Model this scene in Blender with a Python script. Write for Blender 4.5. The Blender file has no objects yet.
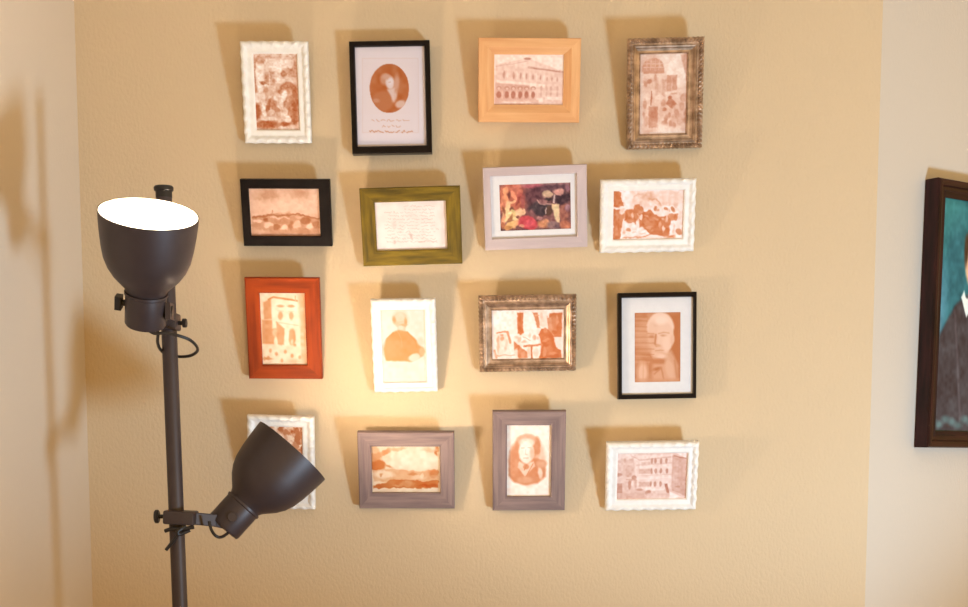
import bpy, bmesh, math, random
import numpy as np
from mathutils import Matrix, Vector

PI = math.pi
SC = bpy.context.scene
COL = SC.collection
random.seed(5)

# ------------------------------------------------------------------ camera
FOC, XP, YP = 1330.0, 484.0, 570.0          # focal length and lens axis in photo pixels
TH = math.atan(140.0 / FOC)                 # slight downward pitch
CAM = Vector((0, -2.66, 1.42))
FW = Vector((0, math.cos(TH), -math.sin(TH)))
UP = Vector((0, math.sin(TH), math.cos(TH)))
RT = Vector((1, 0, 0))


def ray(px, py):
    return FW + RT * ((px - XP) / FOC) - UP * ((py - YP) / FOC)


def at(px, py, y):
    d = ray(px, py)
    return CAM + d * ((y - CAM.y) / d.y)


def on_plane(px, py, p0, n):
    d = ray(px, py)
    return CAM + d * ((p0 - CAM).dot(n) / d.dot(n))


def proj(p):
    v = p - CAM
    z = v.dot(FW)
    return (XP + FOC * v.dot(RT) / z, YP - FOC * v.dot(UP) / z)


cd = bpy.data.cameras.new('camera')
cam = bpy.data.objects.new('camera', cd)
COL.objects.link(cam)
cam.location = CAM
cam.rotation_euler = (PI / 2 - TH, 0, 0)
cd.sensor_width = 36
cd.lens = FOC / 968 * 36
cd.shift_x = 0
cd.shift_y = (YP - 303.5) / 968
cd.clip_start = .02
SC.camera = cam


# ------------------------------------------------------------------ colour helpers
def lin1(c):
    c = c / 255.0
    return c / 12.92 if c <= .04045 else ((c + .055) / 1.055) ** 2.4


def lin(c):
    return tuple(lin1(x) for x in c)


ILL = (1.05, .90, .80)       # colour of the light that falls on the wall


def alb(c, k=1.0):
    return tuple(min(.92, k * lin1(x) / i) for x, i in zip(c, ILL))


# ------------------------------------------------------------------ materials
def nmat(name):
    m = bpy.data.materials.new(name)
    m.use_nodes = True
    nt = m.node_tree
    b = nt.nodes['Principled BSDF']
    return m, nt, b


def mat(name, a, b=None, scale=(20, 20, 20), rough=.5, metal=0.0, bump=0.0, bscale=200., detail=4., lo=.35, hi=.65, spec=.5, coat=0.0):
    m, nt, p = nmat(name)
    p.inputs['Roughness'].default_value = rough
    p.inputs['Metallic'].default_value = metal
    p.inputs['Specular IOR Level'].default_value = spec
    p.inputs['Coat Weight'].default_value = coat
    tc = nt.nodes.new('ShaderNodeTexCoord')
    if b is None:
        b = tuple(x * .9 for x in a)
    mp = nt.nodes.new('ShaderNodeMapping')
    mp.inputs['Scale'].default_value = scale
    nz = nt.nodes.new('ShaderNodeTexNoise')
    nz.inputs['Scale'].default_value = 1.0
    nz.inputs['Detail'].default_value = detail
    rp = nt.nodes.new('ShaderNodeValToRGB')
    rp.color_ramp.elements[0].position = lo
    rp.color_ramp.elements[1].position = hi
    rp.color_ramp.elements[0].color = (*a, 1)
    rp.color_ramp.elements[1].color = (*b, 1)
    L = nt.links.new
    L(tc.outputs['Object'], mp.inputs['Vector'])
    L(mp.outputs[0], nz.inputs['Vector'])
    L(nz.outputs['Fac'], rp.inputs['Fac'])
    L(rp.outputs[0], p.inputs['Base Color'])
    if bump:
        n2 = nt.nodes.new('ShaderNodeTexNoise')
        n2.inputs['Scale'].default_value = bscale
        n2.inputs['Detail'].default_value = 3
        bp = nt.nodes.new('ShaderNodeBump')
        bp.inputs['Strength'].default_value = 1
        bp.inputs['Distance'].default_value = bump
        L(tc.outputs['Object'], n2.inputs['Vector'])
        L(n2.outputs['Fac'], bp.inputs['Height'])
        L(bp.outputs[0], p.inputs['Normal'])
    return m


def wall_mat(name, c, bump=.0011):
    m, nt, p = nmat(name)
    p.inputs['Roughness'].default_value = .75
    p.inputs['Specular IOR Level'].default_value = .25
    L = nt.links.new
    tc = nt.nodes.new('ShaderNodeTexCoord')
    n1 = nt.nodes.new('ShaderNodeTexNoise')
    n1.inputs['Scale'].default_value = 190
    n1.inputs['Detail'].default_value = 2
    mp = nt.nodes.new('ShaderNodeMapping')
    mp.inputs['Scale'].default_value = (1, 1, .6)
    n2 = nt.nodes.new('ShaderNodeTexNoise')
    n2.inputs['Scale'].default_value = 2.2
    n2.inputs['Detail'].default_value = 3
    mx = nt.nodes.new('ShaderNodeMix')
    mx.data_type = 'RGBA'
    mx.inputs[6].default_value = (*[x * 1.03 for x in c], 1)
    mx.inputs[7].default_value = (*[x * .96 for x in c], 1)
    bp = nt.nodes.new('ShaderNodeBump')
    bp.inputs['Strength'].default_value = 1
    bp.inputs['Distance'].default_value = bump
    L(tc.outputs['Object'], mp.inputs[0])
    L(mp.outputs[0], n1.inputs['Vector'])
    L(tc.outputs['Object'], n2.inputs['Vector'])
    L(n2.outputs['Fac'], mx.inputs[0])
    L(mx.outputs[2], p.inputs['Base Color'])
    L(n1.outputs['Fac'], bp.inputs['Height'])
    L(bp.outputs[0], p.inputs['Normal'])
    return m


def emit_mat(name, c, s):
    m, nt, p = nmat(name)
    p.inputs['Emission Color'].default_value = (*c, 1)
    p.inputs['Emission Strength'].default_value = s
    p.inputs['Base Color'].default_value = (.9, .9, .9, 1)
    return m


def art_mat():
    m, nt, p = nmat('printed_paper')
    p.inputs['Roughness'].default_value = .55
    p.inputs['Specular IOR Level'].default_value = .25
    a = nt.nodes.new('ShaderNodeAttribute')
    a.attribute_name = 'ink'
    nt.links.new(a.outputs['Color'], p.inputs['Base Color'])
    return m


ART = art_mat()
M = {}
WALLC = (.67, .525, .345)
SIDEC = (.70, .605, .49)
SIDER = (.61, .55, .475)
M['wall'] = wall_mat('beige_wall_paint', WALLC)
M['sidewall_right'] = wall_mat('pale_cream_wall_paint', SIDER, .0005)
M['sidewall'] = wall_mat('pale_beige_wall_paint', SIDEC, .0005)
M['white'] = mat('white_lacquer', (.90, .89, .86), (.84, .82, .79), (60, 60, 60), .4)
M['whitemat'] = mat('white_card', (.76, .76, .79), (.73, .73, .76), (90, 90, 90), .8)
M['black'] = mat('black_lacquer', (.006, .004, .004), (.009, .006, .006), (40, 40, 40), .3, spec=.14)
M['blackmatte'] = mat('black_stained_wood', (.007, .0045, .004), (.012, .008, .007), (40, 40, 40), .5, spec=.12)
M['board'] = mat('brown_fibreboard', (.16, .10, .06), (.2, .13, .08), (200, 200, 200), .85)


def grain(name, a, b, rough=.5, s1=9, s2=120, **kw):
    return (mat(name + '_across', a, b, (s1, s2, s2), rough, **kw), mat(name + '_upright', a, b, (s2, s2, s1), rough, **kw))


M['pine'] = grain('light_pine', alb((240, 176, 118)), alb((222, 148, 92)), .5, lo=.3, hi=.75)
M['olive'] = grain('olive_stain', alb((132, 100, 18)), alb((78, 58, 5)), .55, spec=.3, s1=14, s2=110)
M['lilac'] = grain('lilac_grey_paint', alb((205, 176, 168)), alb((192, 164, 158)), .6)
M['mauve'] = grain('mauve_grey_wood', alb((150, 120, 110)), alb((122, 96, 90)), .65, spec=.3, s1=10, s2=140)
M['red'] = grain('red_stain', alb((166, 62, 18)), alb((104, 32, 8)), .6, spec=.15, s1=8, s2=70, lo=.3, hi=.8)
M['bronze'] = grain('antique_gold', (.60, .43, .31), (.28, .19, .125), .4, s1=60, s2=60, metal=.8)
M['mahogany'] = grain('dark_mahogany', (.040, .011, .010), (.015, .005, .004), .4, spec=.22, s1=10, s2=90)
M['lamp'] = mat('dark_grey_lamp_metal', (.050, .036, .038), (.056, .041, .043), (30, 30, 30), .46, .2)
M['lampblack'] = mat('black_plastic', (.012, .010, .010), (.016, .013, .013), (50, 50, 50), .45)
M['shade_in'] = mat('white_enamel', (.86, .85, .82), (.88, .87, .84), (30, 30, 30), .5)
M['floor'] = mat('oak_floor', (.34, .2, .1), (.25, .14, .07), (2, 30, 30), .4)
M['ceiling'] = mat('ceiling_paint', (.82, .78, .70), (.80, .76, .68), (3, 3, 3), .8)


# ------------------------------------------------------------------ object helpers
def obj(name, bm, m, parent=None, smooth=False):
    me = bpy.data.meshes.new(name)
    bm.normal_update()
    bm.to_mesh(me)
    bm.free()
    for x in (m if isinstance(m, (tuple, list)) else (m,)):
        me.materials.append(x)
    if smooth:
        for p in me.polygons:
            p.use_smooth = True
    o = bpy.data.objects.new(name, me)
    COL.objects.link(o)
    if parent is not None:
        o.parent = parent
    return o


def thing(name, label, cat, loc=(0, 0, 0), rot=None, group=None):
    o = bpy.data.objects.new(name, None)
    COL.objects.link(o)
    o.empty_display_size = .05
    o.location = loc
    if rot is not None:
        o.rotation_euler = rot
    o['label'] = label
    o['category'] = cat
    if group:
        o['group'] = group
    return o


def box(bm, x0, x1, y0, y1, z0, z1, mi=0):
    v = [bm.verts.new((x, y, z)) for z in (z0, z1) for y in (y0, y1) for x in (x0, x1)]
    fs = [(0, 2, 3, 1), (4, 5, 7, 6), (0, 1, 5, 4), (2, 6, 7, 3), (0, 4, 6, 2), (1, 3, 7, 5)]
    for f in fs:
        bm.faces.new([v[i] for i in f]).material_index = mi


def bevel_all(bm, r, seg=2):
    bmesh.ops.bevel(bm, geom=list(bm.edges), offset=r, segments=seg, profile=.5, affect='EDGES')


def basis(ax):
    ax = Vector(ax).normalized()
    h = Vector((0, 0, 1)) if abs(ax.z) < .9 else Vector((1, 0, 0))
    u = h.cross(ax).normalized()
    return u, ax.cross(u), ax


def lathe(bm, prof, o, ax, n=48, cap0=True, cap1=True):
    """prof = (distance along the axis, radius)"""
    u, v, w = basis(ax)
    o = Vector(o)
    rings = []
    for t, r in prof:
        rings.append([bm.verts.new(o + w * t + (u * math.cos(2 * PI * k / n) + v * math.sin(2 * PI * k / n)) * r) for k in range(n)])
    for a, b in zip(rings, rings[1:]):
        for k in range(n):
            bm.faces.new((a[k], a[(k + 1) % n], b[(k + 1) % n], b[k]))
    if cap0:
        bm.faces.new(rings[0][::-1])
    if cap1:
        bm.faces.new(rings[-1])


def cyl(bm, p, q, r, n=24, ch=.0):
    p, q = Vector(p), Vector(q)
    L = (q - p).length
    if ch:
        lathe(bm, [(0, r - ch), (ch, r), (L - ch, r), (L, r - ch)], p, q - p, n)
    else:
        lathe(bm, [(0, r), (L, r)], p, q - p, n)


def smooth_pts(P, k=8, closed=False):
    P = [Vector(p) for p in P]
    out = []
    n = len(P)
    for i in range(n - 1):
        p0, p1, p2, p3 = P[max(i - 1, 0)], P[i], P[i + 1], P[min(i + 2, n - 1)]
        for j in range(k):
            t = j / k
            out.append(.5 * ((2 * p1) + (p2 - p0) * t + (2 * p0 - 5 * p1 + 4 * p2 - p3) * t * t + (3 * p1 - p0 - 3 * p2 + p3) * t ** 3))
    out.append(P[-1])
    return out


def tube(bm, P, r, n=10, k=8):
    P = smooth_pts(P, k)
    rings = []
    nrm = None
    for i, p in enumerate(P):
        d = (P[min(i + 1, len(P) - 1)] - P[max(i - 1, 0)]).normalized()
        if nrm is None:
            nrm = basis(d)[0]
        nrm = (nrm - d * nrm.dot(d)).normalized()
        b = d.cross(nrm)
        rings.append([bm.verts.new(p + (nrm * math.cos(2 * PI * j / n) + b * math.sin(2 * PI * j / n)) * r) for j in range(n)])
    for a, b in zip(rings, rings[1:]):
        for j in range(n):
            bm.faces.new((a[j], a[(j + 1) % n], b[(j + 1) % n], b[j]))
    bm.faces.new(rings[0][::-1])
    bm.faces.new(rings[-1])


def struct(name, bm, m):
    o = obj(name, bm, m)
    o['kind'] = 'structure'
    return o


def boxbar(bm, p, q, hw, hh, upv=(0, 0, 1)):
    """a rectangular bar from p to q, half width hw sideways and half height hh"""
    p, q = Vector(p), Vector(q)
    d = (q - p).normalized()
    s = d.cross(Vector(upv)).normalized()
    u = s.cross(d)
    V = []
    for c in (p, q):
        for a, b in ((-1, -1), (1, -1), (1, 1), (-1, 1)):
            V.append(bm.verts.new(c + s * hw * a + u * hh * b))
    for f in ((0, 3, 2, 1), (4, 5, 6, 7), (0, 1, 5, 4), (1, 2, 6, 5), (2, 3, 7, 6), (3, 0, 4, 7)):
        bm.faces.new([V[i] for i in f])


# ------------------------------------------------------------------ the room
XL, XR = -.789, .768
ANG = math.radians(33)
HC = 2.75
bm = bmesh.new(); box(bm, XL - .1, XR, 0, .1, 0, HC)
struct('wall_back', bm, M['wall'])
bm = bmesh.new(); box(bm, XL - .1, XL, -3.4, 0, 0, HC)
struct('wall_left', bm, M['sidewall'])
WD = Vector((math.cos(ANG), math.sin(ANG), 0))
WN = Vector((math.sin(ANG), -math.cos(ANG), 0))       # towards the room
W0 = Vector((XR, 0, 0))
bm = bmesh.new()
q = [W0, W0 + WD * 2.6, W0 + WD * 2.6 - WN * .1, W0 - WN * .0 + Vector((0, .1, 0))]
lo = [bm.verts.new(p) for p in q]
hi = [bm.verts.new(p + Vector((0, 0, HC))) for p in q]
bm.faces.new(lo[::-1]); bm.faces.new(hi)
for i in range(4):
    bm.faces.new((lo[i], lo[(i + 1) % 4], hi[(i + 1) % 4], hi[i]))
struct('wall_right', bm, M['sidewall_right'])
bm = bmesh.new(); box(bm, XL - .1, 3.2, -3.4, 1.6, -.06, 0)
struct('floor', bm, M['floor'])
bm = bmesh.new(); box(bm, XL - .1, 3.2, -3.4, 1.6, HC, HC + .06)
struct('ceiling', bm, M['ceiling'])


# ------------------------------------------------------------------ print painting
def vnoise(X, Y, s, seed):
    rs = np.random.RandomState(seed)
    G = rs.rand(64, 64)
    x, y = X / s, Y / s
    xi, yi = np.floor(x).astype(int), np.floor(y).astype(int)
    fx, fy = x - xi, y - yi
    fx, fy = fx * fx * (3 - 2 * fx), fy * fy * (3 - 2 * fy)
    g = lambda a, b: G[a % 64, b % 64]
    return (g(xi, yi) * (1 - fx) + g(xi + 1, yi) * fx) * (1 - fy) + (g(xi, yi + 1) * (1 - fx) + g(xi + 1, yi + 1) * fx) * fy - .5


class Art:
    """colours a print point by point; X, Y in the print's own drawing units"""

    def __init__(s, X, Y, light, dark, base):
        s.X, s.Y = X, Y
        s.lt, s.dk = np.array(light, float), np.array(dark, float)
        s.C = np.empty(X.shape + (3,))
        s.C[:] = s.c(base)

    def c(s, k):
        if isinstance(k, (int, float)):
            return s.lt * (1 - k) + s.dk * k
        return np.array(k, float)

    def put(s, m, k, a=1.0):
        m = np.clip(m, 0, 1)[..., None] * a
        s.C = s.C * (1 - m) + s.c(k) * m

    def ell(s, cx, cy, rx, ry, k, soft=8, rot=0, a=1.0):
        c, n = math.cos(math.radians(rot)), math.sin(math.radians(rot))
        dx, dy = s.X - cx, s.Y - cy
        d = np.sqrt(((dx * c + dy * n) / rx) ** 2 + ((dy * c - dx * n) / ry) ** 2)
        s.put((1 - d) * min(rx, ry) / soft + .5, k, a)

    def poly(s, P, k, soft=6, a=1.0):
        X, Y = s.X, s.Y
        d = np.full(X.shape, 1e9)
        ins = np.zeros(X.shape, bool)
        n = len(P)
        for i in range(n):
            (x0, y0), (x1, y1) = P[i], P[(i + 1) % n]
            ex, ey = x1 - x0, y1 - y0
            t = np.clip(((X - x0) * ex + (Y - y0) * ey) / (ex * ex + ey * ey + 1e-9), 0, 1)
            d = np.minimum(d, np.hypot(X - x0 - t * ex, Y - y0 - t * ey))
            if y0 != y1:
                cr = ((Y >= min(y0, y1)) & (Y < max(y0, y1)))
                xx = x0 + (Y - y0) / (y1 - y0) * ex
                ins ^= cr & (X < xx)
        s.put(np.where(ins, d, -d) / soft + .5, k, a)

    def rect(s, x0, y0, x1, y1, k, soft=6, a=1.0):
        s.poly([(x0, y0), (x1, y0), (x1, y1), (x0, y1)], k, soft, a)

    def line(s, P, w, k, soft=5, a=1.0):
        d = np.full(s.X.shape, 1e9)
        for (x0, y0), (x1, y1) in zip(P, P[1:]):
            ex, ey = x1 - x0, y1 - y0
            t = np.clip(((s.X - x0) * ex + (s.Y - y0) * ey) / (ex * ex + ey * ey + 1e-9), 0, 1)
            d = np.minimum(d, np.hypot(s.X - x0 - t * ex, s.Y - y0 - t * ey))
        s.put((w / 2 - d) / soft + .5, k, a)

    def mottle(s, sc, amp, seed, m=None):
        n = vnoise(s.X, s.Y, sc, seed) * amp
        if m is not None:
            n = n * m
        s.C = s.C + (s.dk - s.lt) * n[..., None]


LT, DK = (250, 226, 212), (172, 88, 46)


def scribble(a, y, x0, x1, h, k, seed, step=9, w=2.5, al=1.0):
    r = random.Random(seed)
    x, P = x0, []
    while x < x1:
        P.append((x, y + r.uniform(-h, h)))
        x += step * r.uniform(.6, 1.4)
        if r.random() < .16 and len(P) > 2:
            a.line(P, w, k, 4, al); P = []; x += step
    if len(P) > 1:
        a.line(P, w, k, 4, al)


def art_crowd(a):                                   # figures around an arch
    a.rect(35, 30, 345, 150, .2, 40); a.rect(100, 40, 335, 70, .38, 20)
    a.rect(45, 60, 100, 250, .12, 12); a.ell(80, 68, 42, 30, .55, 15); a.line([(42, 40), (38, 250)], 10, .6)
    a.rect(108, 155, 175, 250, .55, 12); a.line([(140, 160), (140, 250)], 8, .3); a.rect(110, 60, 240, 150, .16, 20)
    a.ell(240, 168, 22, 22, .8, 10, 30); a.ell(300, 150, 50, 34, .6, 14, 20); a.ell(285, 112, 14, 22, .1, 10); a.ell(318, 120, 12, 40, .62, 10)
    a.rect(185, 195, 330, 235, .18, 15)
    a.ell(270, 330, 78, 105, .78, 10); a.rect(262, 320, 345, 530, .78, 12); a.ell(258, 330, 45, 82, .58, 10); a.rect(330, 200, 352, 560, .45, 12)
    a.ell(315, 400, 22, 120, .92, 16)
    a.ell(95, 235, 26, 14, .9, 8, 20); a.ell(70, 270, 36, 24, .12, 10); a.ell(115, 255, 16, 12, .1, 8); a.ell(38, 270, 14, 30, .75, 10)
    for x, y, rx, ry, k, r in ((60, 330, 22, 40, .15, 20), (110, 310, 20, 50, .5, 10), (150, 300, 22, 34, .35, -20), (90, 360, 20, 60, .25, -10),
                               (130, 390, 18, 60, .85, 25), (165, 375, 20, 50, .65, 0), (190, 330, 26, 30, .2, 40), (235, 330, 18, 50, .06, 20),
                               (215, 400, 18, 60, .3, -10), (245, 440, 16, 34, .15, 10), (180, 420, 30, 20, .7, 30), (95, 440, 14, 46, .1, -8), (150, 440, 20, 20, .2, 0)):
        a.ell(x, y, rx, ry, k, 9, r)
    a.ell(40, 440, 34, 60, .9, 14); a.ell(110, 530, 90, 28, .95, 16); a.ell(140, 488, 70, 12, .15, 8); a.ell(240, 525, 40, 16, .85, 10); a.ell(265, 490, 22, 26, .15, 9)
    a.ell(200, 475, 24, 16, .4, 9); a.mottle(24, .35, 3); a.mottle(11, .3, 9)


def art_oval(a):                                    # oval portrait above lines of script
    a.rect(48, 75, 380, 515, 0.10, 5); a.rect(53, 80, 375, 510, 0.02, 5)
    a.ell(208, 253, 124, 152, .0, 12); a.ell(208, 253, 116, 145, .92, 8); a.mottle(30, .18, 4, (((a.X - 208) / 116) ** 2 + ((a.Y - 253) / 145) ** 2 < 1) * 1.)
    a.ell(165, 330, 70, 62, .82, 20, -25); a.ell(180, 200, 26, 32, .6, 16)
    a.ell(212, 220, 26, 40, .12, 12, -8); a.ell(250, 225, 16, 52, .5, 14, 5); a.ell(190, 185, 24, 18, .45, 14); a.ell(238, 300, 13, 30, .3, 12, 15)
    a.poly([(195, 260), (240, 250), (235, 330)], .2, 12); a.ell(272, 345, 30, 22, .3, 12, -20); a.ell(130, 325, 20, 12, .6, 12)
    a.ell(214, 214, 14, 20, .02, 12); a.line([(205, 218), (214, 216)], 4, .5)
    a.put((((a.X - 208) / 116) ** 2 + ((a.Y - 253) / 145) ** 2 > 1) * 1. * (a.Y > 100) * (a.Y < 404) * (a.X > 56) * (a.X < 372), .03)
    scribble(a, 442, 105, 325, 7, .6, 1, 6, 3.5, .8); scribble(a, 475, 165, 280, 7, .6, 2, 6, 3.5, .8); scribble(a, 507, 92, 357, 7, .8, 3, 6, 5, .85)


def art_palace(a):                                  # long arcaded facade under a pale sky
    a.rect(40, 40, 760, 200, .06, 30); a.poly([(60, 150), (380, 85), (730, 210), (760, 330), (750, 560), (50, 560)], .28, 14)
    a.poly([(150, 150), (375, 90), (560, 190), (300, 170)], .2, 12); a.ell(375, 88, 36, 12, .75, 8); a.line([(60, 165), (230, 140), (380, 110)], 8, .45)
    a.line([(390, 175), (730, 220)], 22, .55, 10); a.line([(440, 185), (700, 215)], 8, .85, 6)
    a.poly([(70, 300), (560, 345), (550, 380), (70, 340)], .1, 10)
    for i, x in enumerate((145, 240, 310, 370, 435, 510)):
        a.ell(x, 250 + i * 5, 13 - i, 40 - i * 3, .66, 8); a.ell(x + 34, 250 + i * 5, 10, 40, .12, 9)
    for i, x in enumerate((575, 625, 680)):
        a.ell(x, 290 + i * 3, 9, 22, .6, 7)
    a.poly([(60, 330), (400, 355), (500, 545), (60, 550)], .5, 14)
    for i, x in enumerate((95, 175, 240, 310, 375, 440)):
        a.ell(x, 382, 26, 20, .72, 8); a.ell(x, 388, 14, 12, .35, 6); a.ell(x, 450, 24 - i, 36, .98, 8); a.ell(x + 35, 450, 9, 40, .3, 7)
    for x in (520, 575, 620, 685):
        a.ell(x, 385, 12, 26, .45, 8); a.ell(x, 440, 10, 26, .5, 8)
    a.rect(480, 480, 540, 520, .1, 12); a.rect(60, 500, 500, 545, .4, 14); a.line([(130, 525), (420, 525)], 14, .15, 8)
    a.poly([(560, 470), (740, 470), (740, 500), (560, 500)], .1, 10); a.mottle(22, .2, 12)


def art_square(a):                                  # street corner with dome, towers and people
    a.rect(30, 30, 360, 580, .24, 5); a.poly([(150, 40), (310, 40), (360, 240), (290, 260), (200, 180)], .02, 25)
    a.ell(125, 140, 74, 75, .55, 8); a.rect(50, 160, 210, 260, .22, 10)
    for y in (105, 130):
        a.line([(60, y), (195, y)], 6, .3, 4)
    for x in (85, 110, 140, 165):
        a.line([(x, 75), (x - 4, 165)], 5, .35, 4)
    a.rect(62, 150, 200, 170, .6, 6); a.poly([(305, 50), (365, 40), (365, 560), (340, 400), (345, 220)], .48, 12)
    a.rect(215, 180, 285, 310, .58, 8); a.rect(185, 210, 212, 330, .42, 8); a.line([(250, 185), (250, 300)], 5, .35, 4); a.rect(60, 200, 130, 270, .35, 12)
    a.ell(100, 222, 18, 14, .75, 8, -20); a.ell(75, 240, 12, 20, .65, 8); a.rect(60, 290, 150, 400, .22, 12); a.line([(115, 290), (112, 380)], 8, .85, 5); a.ell(70, 380, 12, 34, .6, 8)
    a.rect(95, 390, 160, 535, .62, 8); a.ell(128, 440, 26, 50, .72, 10); a.ell(65, 450, 8, 24, .55, 8)
    a.poly([(235, 320), (290, 380), (255, 405), (210, 375)], .78, 8); a.ell(240, 330, 14, 12, .95, 7); a.ell(200, 410, 20, 12, .8, 7); a.ell(300, 400, 40, 26, .3, 12)
    a.ell(318, 390, 18, 28, .55, 8); a.ell(265, 470, 20, 30, .45, 8); a.ell(268, 520, 16, 24, .62, 8); a.ell(205, 510, 22, 26, .5, 8); a.ell(235, 450, 10, 20, .6, 7)
    for x, y, rx, ry, k, t in ((150, 260, 12, 60, .4, 0), (170, 330, 30, 16, .1, 0), (140, 200, 10, 26, .6, 0), (195, 370, 16, 26, .55, 10), (225, 300, 20, 12, .1, 0), (330, 330, 22, 30, .5, 20), (285, 440, 16, 34, .55, -10),
                               (180, 440, 14, 40, .35, 0), (80, 490, 14, 34, .5, 0), (215, 470, 12, 26, .65, 15), (245, 510, 10, 26, .7, 0), (345, 460, 16, 50, .6, 0), (330, 540, 26, 16, .3, 0), (90, 330, 12, 30, .1, 0), (270, 290, 30, 8, .15, -10), (150, 560, 60, 10, .4, 0)):
        a.ell(x, y, rx, ry, k, 8, t)
    a.ell(310, 480, 26, 40, .45, 10); a.poly([(160, 500), (300, 540), (360, 590), (150, 590)], .12, 20); a.ell(180, 560, 60, 20, .1, 16); a.mottle(24, .2, 21); a.mottle(10, .15, 22)


def art_hill(a):                                    # low hill town under a cloudy sky
    a.mottle(160, .15, 2); a.ell(240, 110, 110, 60, .55, 70, 0, .8); a.ell(600, 90, 90, 50, .55, 60, 0, .8); a.ell(420, 230, 320, 70, .1, 70, 0, .7)
    a.poly([(60, 350), (130, 345), (230, 315), (330, 300), (470, 300), (560, 305), (680, 340), (800, 345), (820, 560), (40, 560)], .5, 10)
    a.line([(60, 360), (190, 350), (240, 325), (360, 330), (470, 325), (560, 310), (690, 350), (800, 360)], 22, .85, 14)
    a.line([(295, 265), (297, 300)], 14, .5, 8); a.line([(340, 290), (480, 290)], 8, .35, 6)
    a.line([(260, 355), (480, 358)], 14, .2, 8); a.ell(205, 385, 28, 20, .98, 12); a.ell(120, 400, 60, 16, .12, 10); a.ell(90, 450, 50, 22, .6, 16); a.ell(240, 440, 50, 30, .1, 16)
    a.ell(320, 460, 36, 40, .8, 14); a.ell(400, 395, 90, 30, .6, 16); a.ell(415, 465, 44, 28, .06, 12); a.ell(490, 440, 24, 50, .8, 14); a.ell(555, 430, 40, 46, .2, 16)
    a.ell(650, 385, 60, 34, .85, 18); a.ell(700, 450, 40, 30, .1, 16); a.ell(765, 440, 44, 40, .75, 18); a.ell(620, 500, 60, 40, .65, 20); a.ell(160, 520, 90, 26, .35, 20)
    a.ell(580, 345, 40, 14, .35, 10); a.rect(40, 540, 820, 575, .5, 16); a.mottle(36, .14, 7); a.mottle(16, .08, 8)


def art_letter(a):                                  # faded handwritten page
    r = random.Random(4)
    for i in range(12):
        y = 105 + i * 34
        x0 = 150 if i not in (0, 1) else 350
        scribble(a, y - 6, x0 + r.uniform(-20, 30), 700 + r.uniform(-40, 10), 9, .75, 30 + i, 11, 5, .6)
    a.ell(240, 300, 24, 46, .3, 30, 0, .6); a.ell(420, 420, 14, 34, .7, 12, -25, .7); a.line([(500, 475), (560, 462), (620, 468), (680, 462)], 8, .7, 6, .7)
    a.ell(240, 480, 20, 20, .5, 14, 0, .6); a.ell(430, 200, 60, 26, .2, 30, 0, .5); a.rect(730, 60, 800, 540, .12, 30); a.mottle(60, .14, 5)


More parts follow.
